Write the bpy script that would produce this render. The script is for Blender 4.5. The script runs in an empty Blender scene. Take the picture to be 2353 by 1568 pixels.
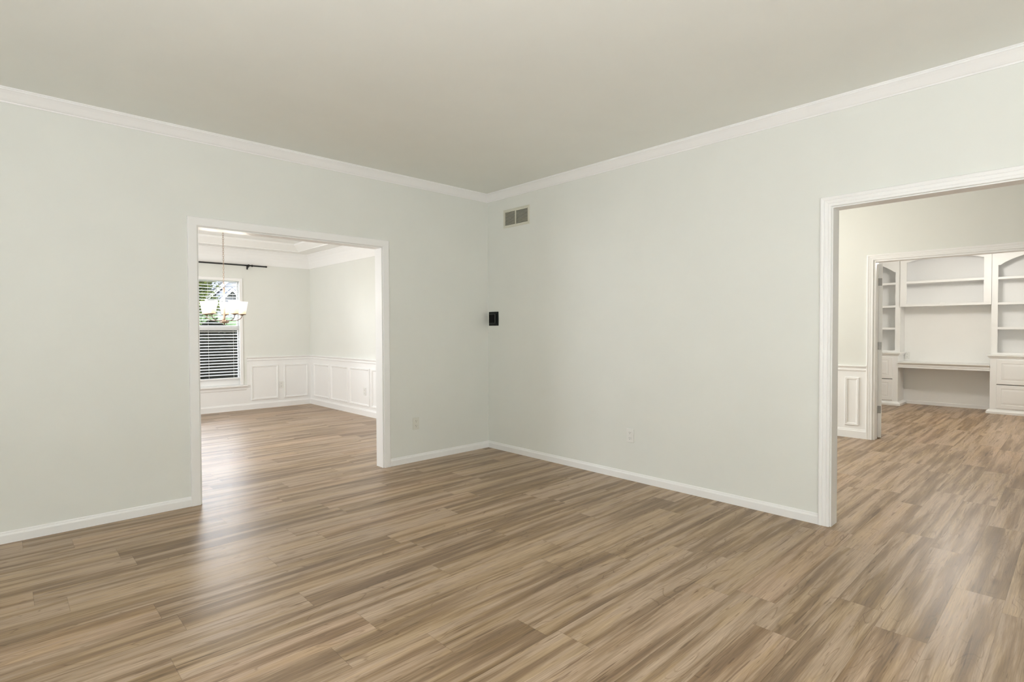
import bpy, bmesh, math, random
from mathutils import Vector, Matrix, Euler

random.seed(11)
S = bpy.context.scene
COL = S.collection

# ------------------------------------------------------------------ camera
W, H = 2353, 1568
F_PX, YAW, PITCH, ROLL = 1248.65, 0.813430, -0.0200878, -0.0039187
CAM = Vector((-3.8557, -4.4532, 1.2695))
fw = Vector((math.cos(YAW) * math.cos(PITCH), math.sin(YAW) * math.cos(PITCH), math.sin(PITCH)))
rt = Vector((math.sin(YAW), -math.cos(YAW), 0))
up = rt.cross(fw)
r2 = rt * math.cos(ROLL) + up * math.sin(ROLL)
u2 = -rt * math.sin(ROLL) + up * math.cos(ROLL)
cd = bpy.data.cameras.new('camera')
cd.sensor_fit = 'HORIZONTAL'
cd.sensor_width = 36.0
cd.lens = F_PX / W * 36.0
cd.clip_start = 0.05
cd.clip_end = 300
cam = bpy.data.objects.new('camera', cd)
COL.objects.link(cam)
cam.matrix_world = Matrix(((r2.x, u2.x, -fw.x, CAM.x), (r2.y, u2.y, -fw.y, CAM.y),
                           (r2.z, u2.z, -fw.z, CAM.z), (0, 0, 0, 1)))
S.camera = cam

# ------------------------------------------------------------------ sky, lights, exposure
SKY = 18.5
wd = bpy.data.worlds.new('sky')
S.world = wd
wd.use_nodes = True
wn = wd.node_tree
bg = wn.nodes['Background']
tc = wn.nodes.new('ShaderNodeTexCoord')
sx = wn.nodes.new('ShaderNodeSeparateXYZ')
wn.links.new(tc.outputs['Generated'], sx.inputs[0])
rp = wn.nodes.new('ShaderNodeValToRGB')
rp.color_ramp.elements[0].position = 0.0
rp.color_ramp.elements[0].color = (0.95, 0.97, 1.0, 1)
rp.color_ramp.elements[1].position = 0.7
rp.color_ramp.elements[1].color = (0.72, 0.84, 1.0, 1)
wn.links.new(sx.outputs['Z'], rp.inputs[0])
wn.links.new(rp.outputs[0], bg.inputs['Color'])
bg.inputs['Strength'].default_value = SKY


def area(name, loc, to, sx_, sy_, power, col=(1, 1, 1), portal=False, spread=180):
    l = bpy.data.lights.new(name, 'AREA')
    l.shape = 'RECTANGLE'
    l.size, l.size_y = sx_, sy_
    l.energy = power
    l.color = col
    l.spread = math.radians(spread)
    if portal:
        l.cycles.is_portal = True
    o = bpy.data.objects.new(name, l)
    COL.objects.link(o)
    o.location = loc
    o.rotation_euler = (Vector(to) - Vector(loc)).to_track_quat('-Z', 'Z').to_euler()
    return o


DAY = (0.948, 0.98, 1.03)
# area lights added at guessed living room windows, unseen behind the camera
area('window_daylight', (-5.60, -3.9, 1.15), (0, -3.9, 1.15), 1.7, 1.7, 25, DAY)
area('window_daylight', (-4.2, -6.60, 1.15), (-4.2, 0, 1.15), 2.4, 1.7, 13, DAY)
# upward fill light added out of view to brighten the ceiling
area('ceiling_bounce_lamp', (-4.7, -5.3, 0.4), (-4.7, -5.3, 2.7), 0.9, 0.9, 160, DAY)
# sky seen through the dining window, and fill added for a guessed, unseen side window
area('window_portal', (-2.0, 5.06, 1.26), (-2.0, 0, 1.26), 2.0, 1.75, 1, (1, 1, 1), True)
area('dining_daylight', (-3.98, 2.5, 1.35), (0, 2.5, 1.35), 1.9, 1.5, 62, DAY)
# hall and study: guessed, unseen point lamps, and fill added at the hall's end


def globe(name, loc, power, col, r=0.14):
    l = bpy.data.lights.new(name, 'POINT')
    l.energy = power
    l.color = col
    l.shadow_soft_size = r
    o = bpy.data.objects.new(name, l)
    COL.objects.link(o)
    o.location = loc


globe('hall_lamp', (1.75, -2.0, 2.38), 36, (1.0, 0.92, 0.82))
area('hall_daylight', (1.7, 1.1, 1.4), (1.7, -3, 1.4), 1.6, 1.8, 70, DAY)
globe('study_lamp', (5.1, -3.3, 2.30), 57, (1.0, 0.955, 0.90))

S.view_settings.view_transform = 'Standard'
S.view_settings.look = 'None'
S.view_settings.exposure = 0.0
S.view_settings.gamma = 1.0
S.view_settings.use_curve_mapping = False
S.cycles.use_denoising = True
S.cycles.max_bounces = 10
S.cycles.diffuse_bounces = 6
S.cycles.sample_clamp_indirect = 8.0
S.cycles.caustics_reflective = False
S.cycles.caustics_refractive = False


# ------------------------------------------------------------------ helpers
def link(name, me, mat=None, parent=None):
    o = bpy.data.objects.new(name, me)
    COL.objects.link(o)
    if mat is not None:
        if not isinstance(mat, (list, tuple)):
            mat = [mat]
        for m in mat:
            me.materials.append(m)
    if parent is not None:
        o.parent = parent
        o.matrix_parent_inverse = parent_world(parent).inverted()
    return o


def parent_world(o):
    m = Matrix.LocRotScale(o.location, o.rotation_euler, o.scale)
    if o.parent is not None:
        m = parent_world(o.parent) @ o.matrix_parent_inverse @ m
    return m


def obj(name, bm, mat=None, parent=None, smooth=False, bevel=0.0, seg=2):
    bmesh.ops.recalc_face_normals(bm, faces=bm.faces[:])
    me = bpy.data.meshes.new(name)
    bm.to_mesh(me)
    bm.free()
    if smooth:
        me.polygons.foreach_set('use_smooth', [True] * len(me.polygons))
    o = link(name, me, mat, parent)
    if bevel > 0:
        b = o.modifiers.new('bevel', 'BEVEL')
        b.width = bevel
        b.segments = seg
        b.limit_method = 'ANGLE'
        b.angle_limit = math.radians(40)
    return o


def thing(name, loc, label, cat, group=None):
    o = bpy.data.objects.new(name, None)
    COL.objects.link(o)
    o.location = loc
    o.empty_display_size = 0.1
    o['label'] = label
    o['category'] = cat
    o['kind'] = 'thing'
    if group:
        o['group'] = group
    return o


def tag(o, label, cat, group=None, kind='thing'):
    o['label'] = label
    o['category'] = cat
    o['kind'] = kind
    if group:
        o['group'] = group
    return o


def struct(o):
    o['kind'] = 'structure'
    return o


def box(bm, x0, x1, y0, y1, z0, z1):
    x0, x1 = min(x0, x1), max(x0, x1)
    y0, y1 = min(y0, y1), max(y0, y1)
    z0, z1 = min(z0, z1), max(z0, z1)
    v = [bm.verts.new(p) for p in ((x0, y0, z0), (x1, y0, z0), (x1, y1, z0), (x0, y1, z0),
                                   (x0, y0, z1), (x1, y0, z1), (x1, y1, z1), (x0, y1, z1))]
    for f in ((0, 3, 2, 1), (4, 5, 6, 7), (0, 1, 5, 4), (1, 2, 6, 5), (2, 3, 7, 6), (3, 0, 4, 7)):
        bm.faces.new([v[i] for i in f])
    return v


def boxbm(*a):
    bm = bmesh.new()
    box(bm, *a)
    return bm


def cyl(bm, p0, p1, r0, r1=None, n=16, caps=True):
    r1 = r0 if r1 is None else r1
    p0, p1 = Vector(p0), Vector(p1)
    d = (p1 - p0).normalized()
    a = d.orthogonal().normalized()
    b = d.cross(a)
    A = [bm.verts.new(p0 + (a * math.cos(t) + b * math.sin(t)) * r0) for t in [2 * math.pi * i / n for i in range(n)]]
    B = [bm.verts.new(p1 + (a * math.cos(t) + b * math.sin(t)) * r1) for t in [2 * math.pi * i / n for i in range(n)]]
    for i in range(n):
        j = (i + 1) % n
        bm.faces.new((A[i], A[j], B[j], B[i]))
    if caps:
        bm.faces.new(A[::-1])
        bm.faces.new(B)


def lathe(bm, c, prof, n=28):
    """prof: (radius, z) pairs revolved about the vertical through c"""
    c = Vector(c)
    rings = []
    for r, z in prof:
        if r < 1e-5:
            rings.append([bm.verts.new(c + Vector((0, 0, z)))])
        else:
            rings.append([bm.verts.new(c + Vector((r * math.cos(2 * math.pi * i / n), r * math.sin(2 * math.pi * i / n), z))) for i in range(n)])
    for a, b in zip(rings, rings[1:]):
        for i in range(n):
            j = (i + 1) % n
            if len(a) == 1 and len(b) == 1:
                continue
            if len(a) == 1:
                bm.faces.new((a[0], b[i], b[j]))
            elif len(b) == 1:
                bm.faces.new((a[i], a[j], b[0]))
            else:
                bm.faces.new((a[i], a[j], b[j], b[i]))


def tube(bm, pts, r, n=10):
    pts = [Vector(p) for p in pts]
    rings = []
    prev = None
    for k, p in enumerate(pts):
        d = (pts[min(k + 1, len(pts) - 1)] - pts[max(k - 1, 0)]).normalized()
        a = d.orthogonal().normalized() if prev is None else (prev - d * prev.dot(d)).normalized()
        prev = a
        b = d.cross(a)
        rr = r(k / (len(pts) - 1)) if callable(r) else r
        rings.append([bm.verts.new(p + (a * math.cos(2 * math.pi * i / n) + b * math.sin(2 * math.pi * i / n)) * rr) for i in range(n)])
    for A, B in zip(rings, rings[1:]):
        for i in range(n):
            j = (i + 1) % n
            bm.faces.new((A[i], A[j], B[j], B[i]))
    bm.faces.new(rings[0][::-1])
    bm.faces.new(rings[-1])


def sweep(bm, path, n, prof, closed=False, side=1):
    """Mitred moulding: path lies in a plane with normal n; prof = (offset in the plane, height along n)."""
    path = [Vector(p) for p in path]
    n = Vector(n).normalized()
    N = len(path)

    def perp(d):
        return n.cross(d).normalized() * side
    rows = []
    for k in range(N):
        if closed:
            d0 = (path[k] - path[k - 1]).normalized()
            d1 = (path[(k + 1) % N] - path[k]).normalized()
        else:
            d0 = (path[k] - path[max(k - 1, 0)])
            d1 = (path[min(k + 1, N - 1)] - path[k])
            d0 = d0.normalized() if d0.length > 0 else d1.normalized()
            d1 = d1.normalized() if d1.length > 0 else d0
        m = perp(d0) + perp(d1)
        m = m / (1 + perp(d0).dot(perp(d1)))
        rows.append([bm.verts.new(path[k] + m * a + n * b) for a, b in prof])
    M = len(prof)
    rng = range(N) if closed else range(N - 1)
    for k in rng:
        A, B = rows[k], rows[(k + 1) % N]
        for i in range(M):
            j = (i + 1) % M
            bm.faces.new((A[i], A[j], B[j], B[i]))
    if not closed:
        bm.faces.new(rows[0][::-1])
        bm.faces.new(rows[-1])


def moulding(name, path, n, prof, mat, closed=False, side=1, parent=None):
    bm = bmesh.new()
    sweep(bm, path, n, prof, closed, side)
    o = obj(name, bm, mat, parent)
    return o if parent is not None else struct(o)


def wall(name, ax, p0, p1, a0, a1, z0, z1, holes=(), mat=None):
    """A wall slab normal to axis ax between p0 and p1, spanning a0..a1 along the other axis, with rectangular holes (a0,a1,z0,z1)."""
    A = sorted({a0, a1, *[h[0] for h in holes], *[h[1] for h in holes]})
    Z = sorted({z0, z1, *[h[2] for h in holes], *[h[3] for h in holes]})
    bm = bmesh.new()
    cache = {}

    def V(i, k, s):
        key = (i, k, s)
        if key not in cache:
            p = p1 if s else p0
            cache[key] = bm.verts.new((p, A[i], Z[k]) if ax == 0 else (A[i], p, Z[k]))
        return cache[key]

    def solid(i, k):
        if i < 0 or k < 0 or i >= len(A) - 1 or k >= len(Z) - 1:
            return False
        ca, cz = (A[i] + A[i + 1]) / 2, (Z[k] + Z[k + 1]) / 2
        return not any(h[0] < ca < h[1] and h[2] < cz < h[3] for h in holes)
    for i in range(len(A) - 1):
        for k in range(len(Z) - 1):
            if not solid(i, k):
                continue
            for s in (0, 1):
                bm.faces.new((V(i, k, s), V(i + 1, k, s), V(i + 1, k + 1, s), V(i, k + 1, s)))
            for (di, dk, e0, e1) in ((-1, 0, (i, k), (i, k + 1)), (1, 0, (i + 1, k), (i + 1, k + 1)),
                                     (0, -1, (i, k), (i + 1, k)), (0, 1, (i, k + 1), (i + 1, k + 1))):
                if not solid(i + di, k + dk):
                    bm.faces.new((V(*e0, 0), V(*e1, 0), V(*e1, 1), V(*e0, 1)))
    return struct(obj(name, bm, mat))


# ------------------------------------------------------------------ materials
def nodes_of(name):
    m = bpy.data.materials.new(name)
    m.use_nodes = True
    nt = m.node_tree
    return m, nt, nt.nodes['Principled BSDF']


class G:
    """tiny node-graph helper"""

    def __init__(s, nt):
        s.nt = nt

    def n(s, t, **kw):
        x = s.nt.nodes.new(t)
        for k, v in kw.items():
            setattr(x, k, v)
        return x

    def put(s, sock, v):
        if hasattr(v, 'is_linked') or isinstance(v, bpy.types.NodeSocket):
            s.nt.links.new(v, sock)
        else:
            sock.default_value = v

    def math(s, op, a, b=0.0, c=None, clamp=False):
        x = s.n('ShaderNodeMath', operation=op)
        x.use_clamp = clamp
        s.put(x.inputs[0], a)
        s.put(x.inputs[1], b)
        if c is not None:
            s.put(x.inputs[2], c)
        return x.outputs[0]

    def xyz(s, a, b, c):
        x = s.n('ShaderNodeCombineXYZ')
        s.put(x.inputs[0], a)
        s.put(x.inputs[1], b)
        s.put(x.inputs[2], c)
        return x.outputs[0]

    def noise(s, vec, scale=1.0, detail=3.0, rough=0.5, dist=0.0):
        x = s.n('ShaderNodeTexNoise')
        s.put(x.inputs['Vector'], vec)
        x.inputs['Scale'].default_value = scale
        x.inputs['Detail'].default_value = detail
        x.inputs['Roughness'].default_value = rough
        x.inputs['Distortion'].default_value = dist
        return x.outputs[0]

    def ramp(s, f, stops, interp='LINEAR'):
        x = s.n('ShaderNodeValToRGB')
        cr = x.color_ramp
        cr.interpolation = interp
        while len(cr.elements) < len(stops):
            cr.elements.new(0.5)
        for e, (p, c) in zip(cr.elements, stops):
            e.position = p
            e.color = (*c, 1) if len(c) == 3 else c
        s.put(x.inputs[0], f)
        return x.outputs[0]

    def mix(s, f, a, b, mode='MIX'):
        x = s.n('ShaderNodeMix', data_type='RGBA', blend_type=mode)
        s.put(x.inputs[0], f)
        s.put(x.inputs[6], a if not isinstance(a, tuple) else (*a, 1))
        s.put(x.inputs[7], b if not isinstance(b, tuple) else (*b, 1))
        return x.outputs[2]

    def step(s, f, e0, e1):
        x = s.n('ShaderNodeMapRange', interpolation_type='SMOOTHSTEP')
        s.put(x.inputs[0], f)
        x.inputs[1].default_value = e0
        x.inputs[2].default_value = e1
        return x.outputs[0]


def paint(name, col, rough=0.5, vary=0.015, bump=0.0, bscale=400, spec=0.5, metal=0.0):
    m, nt, p = nodes_of(name)
    g = G(nt)
    co = g.n('ShaderNodeTexCoord').outputs['Object']
    nz = g.noise(co, 3.0, 3.0)
    lo = tuple(max(0, c * (1 - vary)) for c in col)
    hi = tuple(min(1, c * (1 + vary)) for c in col)
    c = g.ramp(nz, [(0.3, lo), (0.7, hi)])
    nt.links.new(c, p.inputs['Base Color'])
    p.inputs['Roughness'].default_value = rough
    p.inputs['Specular IOR Level'].default_value = spec
    p.inputs['Metallic'].default_value = metal
    if bump > 0:
        b = g.n('ShaderNodeBump')
        b.inputs['Strength'].default_value = bump
        b.inputs['Distance'].default_value = 0.002
        nt.links.new(g.noise(co, bscale, 2.0), b.inputs['Height'])
        nt.links.new(b.outputs[0], p.inputs['Normal'])
    return m


def wood_floor():
    m, nt, p = nodes_of('plank_floor')
    g = G(nt)
    sep = g.n('ShaderNodeSeparateXYZ')
    nt.links.new(g.n('ShaderNodeTexCoord').outputs['Object'], sep.inputs[0])
    x, y = sep.outputs[0], sep.outputs[1]
    PW, PL = 0.182, 1.22
    yy = g.math('DIVIDE', g.math('ADD', y, 1.114), PW)
    row = g.math('FLOOR', yy)
    v = g.math('SUBTRACT', yy, row)
    wr = g.n('ShaderNodeTexWhiteNoise', noise_dimensions='1D')
    nt.links.new(g.math('MULTIPLY', row, 0.731), wr.inputs['W'])
    xx = g.math('ADD', g.math('DIVIDE', x, PL), g.math('MULTIPLY', wr.outputs[0], 7.0))
    colm = g.math('FLOOR', xx)
    u = g.math('SUBTRACT', xx, colm)
    wp = g.n('ShaderNodeTexWhiteNoise', noise_dimensions='2D')
    nt.links.new(g.xyz(row, colm, 0.0), wp.inputs['Vector'])
    rs = g.n('ShaderNodeSeparateColor')
    nt.links.new(wp.outputs['Color'], rs.inputs[0])
    r1, r2_, r3 = rs.outputs[0], rs.outputs[1], rs.outputs[2]
    # plank-local grain space, shifted per plank
    gx = g.math('ADD', g.math('MULTIPLY', u, PL), g.math('MULTIPLY', r1, 40.0))
    gy = g.math('ADD', g.math('MULTIPLY', v, PW), g.math('MULTIPLY', r2_, 30.0))
    gz = g.math('MULTIPLY', r3, 20.0)
    warp = g.noise(g.xyz(g.math('MULTIPLY', gx, 1.7), g.math('MULTIPLY', gy, 9.0), gz), 1.0, 3.0)
    gyw = g.math('ADD', gy, g.math('MULTIPLY', g.math('SUBTRACT', warp, 0.5), 0.026))
    # broad sap-wood / heart-wood bands with feathered edges
    feather = g.noise(g.xyz(g.math('MULTIPLY', gx, 4.6), g.math('MULTIPLY', gyw, 100.0), gz), 1.0, 3.0, 0.62)
    band = g.noise(g.xyz(g.math('MULTIPLY', gx, 0.95), g.math('MULTIPLY', gyw, 18.0), gz), 1.0, 2.0, 0.5)
    tone = g.math('ADD', band, g.math('MULTIPLY', g.math('SUBTRACT', feather, 0.5), 0.26))
    tone = g.math('ADD', tone, g.math('MULTIPLY', g.math('SUBTRACT', r3, 0.5), 0.13))
    c = g.ramp(tone, [(0.30, (0.178, 0.124, 0.080)), (0.41, (0.238, 0.170, 0.111)), (0.47, (0.285, 0.209, 0.141)),
                      (0.52, (0.348, 0.267, 0.196)), (0.66, (0.408, 0.320, 0.246))])
    # hue drift inside and between planks: olive heart-wood against greyer pink sap-wood
    hue = g.noise(g.xyz(g.math('MULTIPLY', gx, 1.5), g.math('MULTIPLY', gyw, 15.0), g.math('ADD', gz, 5.0)), 1.0, 2.0, 0.5)
    hue = g.math('ADD', hue, g.math('MULTIPLY', g.math('SUBTRACT', r2_, 0.5), 0.14))
    c = g.mix(g.math('MULTIPLY', g.step(hue, 0.47, 0.58), 0.6), c, g.mix(1.0, c, (0.99, 0.955, 0.80), 'MULTIPLY'))
    c = g.mix(g.math('MULTIPLY', g.step(r1, 0.70, 1.0), 0.45), c, g.mix(1.0, c, (1.05, 0.96, 0.90), 'MULTIPLY'))
    # fine fibre
    fib = g.noise(g.xyz(g.math('MULTIPLY', gx, 6.0), g.math('MULTIPLY', gyw, 210.0), gz), 1.0, 4.0, 0.6)
    c = g.mix(1.0, c, g.ramp(fib, [(0.27, (0.74, 0.73, 0.72)), (0.73, (1.20, 1.20, 1.20))]), 'MULTIPLY')
    # cathedral rings
    rg = g.noise(g.xyz(g.math('MULTIPLY', gx, 1.6), g.math('MULTIPLY', gyw, 10.0), gz), 1.0, 1.5, 0.4, 0.35)
    saw = g.math('PINGPONG', g.math('MULTIPLY', rg, 13.0), 0.5)
    ring = g.math('MULTIPLY', g.step(saw, 0.40, 0.5), g.step(g.noise(g.xyz(g.math('MULTIPLY', gx, 1.3), g.math('MULTIPLY', gy, 8.0), 3.0), 1.0, 1.0), 0.46, 0.60))
    c = g.mix(g.math('MULTIPLY', ring, 0.75), c, g.mix(1.0, c, (0.62, 0.57, 0.52), 'MULTIPLY'))
    # dark mineral streaks
    st = g.noise(g.xyz(g.math('MULTIPLY', gx, 2.6), g.math('MULTIPLY', gyw, 52.0), g.math('ADD', gz, 9.0)), 1.0, 3.0, 0.55)
    c = g.mix(g.math('MULTIPLY', g.step(st, 0.62, 0.70), 0.8), c, g.mix(1.0, c, (0.46, 0.40, 0.35), 'MULTIPLY'))
    fl = g.noise(g.xyz(g.math('MULTIPLY', gx, 9.0), g.math('MULTIPLY', gyw, 120.0), g.math('ADD', gz, 3.0)), 1.0, 2.0, 0.5)
    c = g.mix(g.math('MULTIPLY', g.step(fl, 0.66, 0.73), 0.7), c, g.mix(1.0, c, (0.52, 0.46, 0.40), 'MULTIPLY'))
    # knots
    vo = g.n('ShaderNodeTexVoronoi', feature='F1')
    nt.links.new(g.xyz(g.math('MULTIPLY', gx, 1.7), g.math('MULTIPLY', gyw, 5.2), gz), vo.inputs['Vector'])
    vo.inputs['Scale'].default_value = 1.0
    kd = vo.outputs['Distance']
    ks = g.n('ShaderNodeSeparateColor')
    nt.links.new(vo.outputs['Color'], ks.inputs[0])
    kon = g.step(ks.outputs[0], 0.62, 0.66)
    knot = g.math('MULTIPLY', g.math('SUBTRACT', 1.0, g.step(kd, 0.02, 0.13)), kon)
    c = g.mix(g.math('MULTIPLY', knot, 0.75), c, g.mix(1.0, c, (0.42, 0.34, 0.26), 'MULTIPLY'))
    # bevelled seams
    ev = g.math('MULTIPLY', g.math('MINIMUM', v, g.math('SUBTRACT', 1.0, v)), PW)
    eu = g.math('MULTIPLY', g.math('MINIMUM', u, g.math('SUBTRACT', 1.0, u)), PL)
    edge = g.math('MINIMUM', ev, eu)
    seam = g.math('SUBTRACT', 1.0, g.step(edge, 0.0005, 0.0017))
    c = g.mix(g.math('MULTIPLY', seam, 0.5), c, g.mix(1.0, c, (0.42, 0.38, 0.34), 'MULTIPLY'))
    c = g.mix(1.0, c, (1.13, 1.075, 1.00), 'MULTIPLY')
    nt.links.new(c, p.inputs['Base Color'])
    ro = g.math('ADD', g.math('MULTIPLY', fib, 0.12), 0.30)
    nt.links.new(ro, p.inputs['Roughness'])
    p.inputs['Specular IOR Level'].default_value = 0.30
    b = g.n('ShaderNodeBump')
    b.inputs['Strength'].default_value = 0.10
    b.inputs['Distance'].default_value = 0.0012
    hgt = g.math('SUBTRACT', g.math('MULTIPLY', fib, 0.35), g.math('MULTIPLY', seam, 1.0))
    nt.links.new(hgt, b.inputs['Height'])
    nt.links.new(b.outputs[0], p.inputs['Normal'])
    return m


WALLC = (0.770, 0.782, 0.740)
M_wall = paint('wall_paint', WALLC, 0.6, 0.01, 0.05)
M_ceil = paint('ceiling_paint', (0.83, 0.845, 0.80), 0.75, 0.01, 0.05)
M_white = paint('white_trim_paint', (0.89, 0.89, 0.88), 0.35, 0.006)
M_whitewall = paint('white_wall_paint', (0.88, 0.88, 0.86), 0.55, 0.008)
M_cab = paint('white_cabinet_paint', (0.88, 0.88, 0.87), 0.38, 0.006)
M_floor = wood_floor()
M_black = paint('black_metal', (0.012, 0.012, 0.012), 0.35, 0.05)
M_glossblack = paint('black_screen', (0.002, 0.002, 0.002), 0.15, 0.05, spec=0.12)
M_dark = paint('dark_plastic', (0.010, 0.012, 0.010), 0.4, 0.05, spec=0.3)
M_grey = paint('satin_hinge_metal', (0.30, 0.29, 0.27), 0.42, 0.04, metal=0.7)
M_brass = paint('champagne_metal', (0.40, 0.31, 0.25), 0.36, 0.05, metal=0.85)
M_bronze = paint('bronze_metal', (0.22, 0.17, 0.13), 0.38, 0.05, metal=0.7)
M_plate = paint('outlet_plastic', (0.80, 0.80, 0.77), 0.4, 0.005)
M_plate_beige = paint('outlet_painted', (0.72, 0.72, 0.65), 0.45, 0.005)
M_slot = paint('outlet_slot', (0.05, 0.05, 0.045), 0.6, 0.05)
M_ventpaint = paint('vent_paint', (0.66, 0.65, 0.56), 0.5, 0.01)
M_ventdark = paint('vent_cavity', (0.045, 0.042, 0.032), 0.9, 0.05)
M_blind = paint('blind_white', (0.86, 0.86, 0.85), 0.45, 0.005)
M_gap = paint('dark_gap', (0.12, 0.12, 0.115), 0.8, 0.02)

gm, gnt, gp = nodes_of('window_glass')
gp.inputs['Roughness'].default_value = 0.0
gg = G(gnt)
tr = gg.n('ShaderNodeBsdfTransparent')
gl = gg.n('ShaderNodeBsdfGlossy')
gl.inputs['Roughness'].default_value = 0.02
fr = gg.n('ShaderNodeFresnel')
fr.inputs[0].default_value = 1.45
mx = gg.n('ShaderNodeMixShader')
gnt.links.new(fr.outputs[0], mx.inputs[0])
gnt.links.new(tr.outputs[0], mx.inputs[1])
gnt.links.new(gl.outputs[0], mx.inputs[2])
gnt.links.new(mx.outputs[0], gnt.nodes['Material Output'].inputs[0])
M_glass = gm

sm, snt, sp = nodes_of('lit_opal_glass')
sg = G(snt)
sc_ = sg.n('ShaderNodeSeparateXYZ')
snt.links.new(sg.n('ShaderNodeTexCoord').outputs['Generated'], sc_.inputs[0])
ec = sg.ramp(sc_.outputs[2], [(0.0, (1.0, 0.70, 0.36)), (0.22, (1.0, 0.86, 0.66)), (0.5, (1.0, 0.96, 0.9))])
snt.links.new(ec, sp.inputs['Emission Color'])
sp.inputs['Emission Strength'].default_value = 0.75
sp.inputs['Base Color'].default_value = (0.85, 0.82, 0.76, 1)
sp.inputs['Roughness'].default_value = 0.25
M_shade = sm

bm_, bnt, bp_ = nodes_of('lamp_bulb')
bp_.inputs['Emission Color'].default_value = (1, 0.85, 0.62, 1)
bp_.inputs['Emission Strength'].default_value = 6
M_bulb = bm_


def leaf_mat(name, a, b):
    m, nt, p = nodes_of(name)
    g = G(nt)
    co = g.n('ShaderNodeTexCoord').outputs['Object']
    c = g.ramp(g.noise(co, 3.0, 4.0, 0.6), [(0.35, a), (0.65, b)])
    nt.links.new(c, p.inputs['Base Color'])
    p.inputs['Roughness'].default_value = 0.75
    p.inputs['Specular IOR Level'].default_value = 0.06
    return m


M_leaf = leaf_mat('leaf_green', (0.004, 0.010, 0.002), (0.060, 0.070, 0.011))
M_paleleaf = leaf_mat('leaf_pale', (0.035, 0.055, 0.025), (0.10, 0.13, 0.07))
M_darkleaf = leaf_mat('leaf_dark', (0.0012, 0.002, 0.001), (0.008, 0.011, 0.004))
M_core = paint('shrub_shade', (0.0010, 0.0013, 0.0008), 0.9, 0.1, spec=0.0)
M_bark = paint('bark', (0.05, 0.035, 0.025), 0.9, 0.2)
M_grass = leaf_mat('lawn', (0.03, 0.05, 0.012), (0.06, 0.09, 0.02))
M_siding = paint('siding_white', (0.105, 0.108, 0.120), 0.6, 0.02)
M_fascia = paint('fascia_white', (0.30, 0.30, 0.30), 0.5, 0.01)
M_shingle = paint('shingle_grey', (0.026, 0.025, 0.034), 0.85, 0.25)
M_gable_dark = paint('soffit_shadow', (0.06, 0.06, 0.06), 0.8, 0.05)

# ------------------------------------------------------------------ room shell
CH = 2.718        # living-room ceiling
T = 0.115         # wall thickness
X0, Y0 = -5.75, -6.75

bm = bmesh.new()
box(bm, X0 - 0.15, 7.5, Y0 - 0.15, 4.97, -0.12, 0.0)
struct(obj('floor', bm, M_floor))

# living room
LO = (-2.79, -1.287, 0.0, 2.032)                 # opening to the dining room (x0,x1,z0,z1)
RO = (-5.05, -3.338, 0.0, 2.040)                 # opening to the hall (y0,y1,z0,z1)
wall('wall_left', 1, 0.0, T, X0, T, 0.0, 3.0, [LO], M_wall)
wall('wall_right', 0, 0.0, T, Y0, 0.0, 0.0, 3.0, [RO], M_wall)
wall('wall_back', 1, Y0 - T, Y0, X0 - T, 3.5, 0.0, 3.0, [], M_wall)
wall('wall_camera_side', 0, X0 - T, X0, Y0, T, 0.0, 3.0, [], M_wall)
struct(obj('ceiling', boxbm(X0, 0.0, Y0, 0.0, CH, CH + 0.1), M_ceil))

# hall behind the right-hand opening
wall('wall_hall_far', 0, 3.375, 3.495, Y0, 1.2, 0.0, 3.0, [(-4.32, -2.79, 0.0, 2.04)], M_wall)
wall('wall_hall_end', 1, 1.2, 1.3, T, 3.495, 0.0, 3.0, [], M_wall)
wall('wall_hall_side', 0, T - 0.001, T + 0.06, T, 1.2, 0.0, 3.0, [], M_wall)
struct(obj('ceiling_hall', boxbm(T, 3.375, Y0, 1.2, CH, CH + 0.1), M_ceil))

# study
SX = 7.335
wall('wall_study_back', 0, SX, SX + 0.1, -5.0, -1.2, 0.0, 2.8, [], M_whitewall)
wall('wall_study_left', 1, -1.36, -1.26, 3.495, SX, 0.0, 2.8, [], M_whitewall)
wall('wall_study_right', 1, -4.72, -4.62, 3.495, SX, 0.0, 2.8, [], M_whitewall)
struct(obj('ceiling_study', boxbm(3.495, SX, -4.62, -1.36, 2.6, 2.7), M_ceil))

# dining room
DX, DY, DC = 0.10, 4.85, 2.575
DXL = -4.1
WIN = (-2.995, -1.003, 0.405, 2.112)             # window hole in the far wall
wall('wall_dining_far', 1, DY, DY + 0.13, DXL - 0.1, DX + 0.1, 0.0, 3.0, [WIN], M_wall)
wall('wall_dining_right', 0, DX, DX + 0.1, T, DY, 0.0, 3.0, [], M_wall)
wall('wall_dining_left', 0, DXL - 0.1, DXL, T, DY, 0.0, 3.0, [], M_wall)
# tray ceiling: soffit ring and raised field
TX0, TX1, TY0, TY1 = DXL + 0.32, DX - 0.32, T + 0.32, DY - 0.30
bm = bmesh.new()
o1 = [(DXL, T), (DX, T), (DX, DY), (DXL, DY)]
o2 = [(TX0, TY0), (TX1, TY0), (TX1, TY1), (TX0, TY1)]
q = 0.105
o3 = [(TX0 + q, TY0 + q), (TX1 - q, TY0 + q), (TX1 - q, TY1 - q), (TX0 + q, TY1 - q)]
A = [bm.verts.new((*p, DC)) for p in o1]
B = [bm.verts.new((*p, DC)) for p in o2]
B2 = [bm.verts.new((*p, DC + 0.012)) for p in o2]
Cc = [bm.verts.new((*p, DC + 0.090)) for p in o3]
C2 = [bm.verts.new((*p, DC + 0.115)) for p in o3]
Tp = [bm.verts.new((*p, DC + 0.25)) for p in o1]
for a, b in ((A, B), (B, B2), (B2, Cc), (Cc, C2), (A, Tp)):
    for i in range(4):
        j = (i + 1) % 4
        bm.faces.new((a[i], a[j], b[j], b[i]))
bm.faces.new(C2)
bm.faces.new(Tp)
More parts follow.
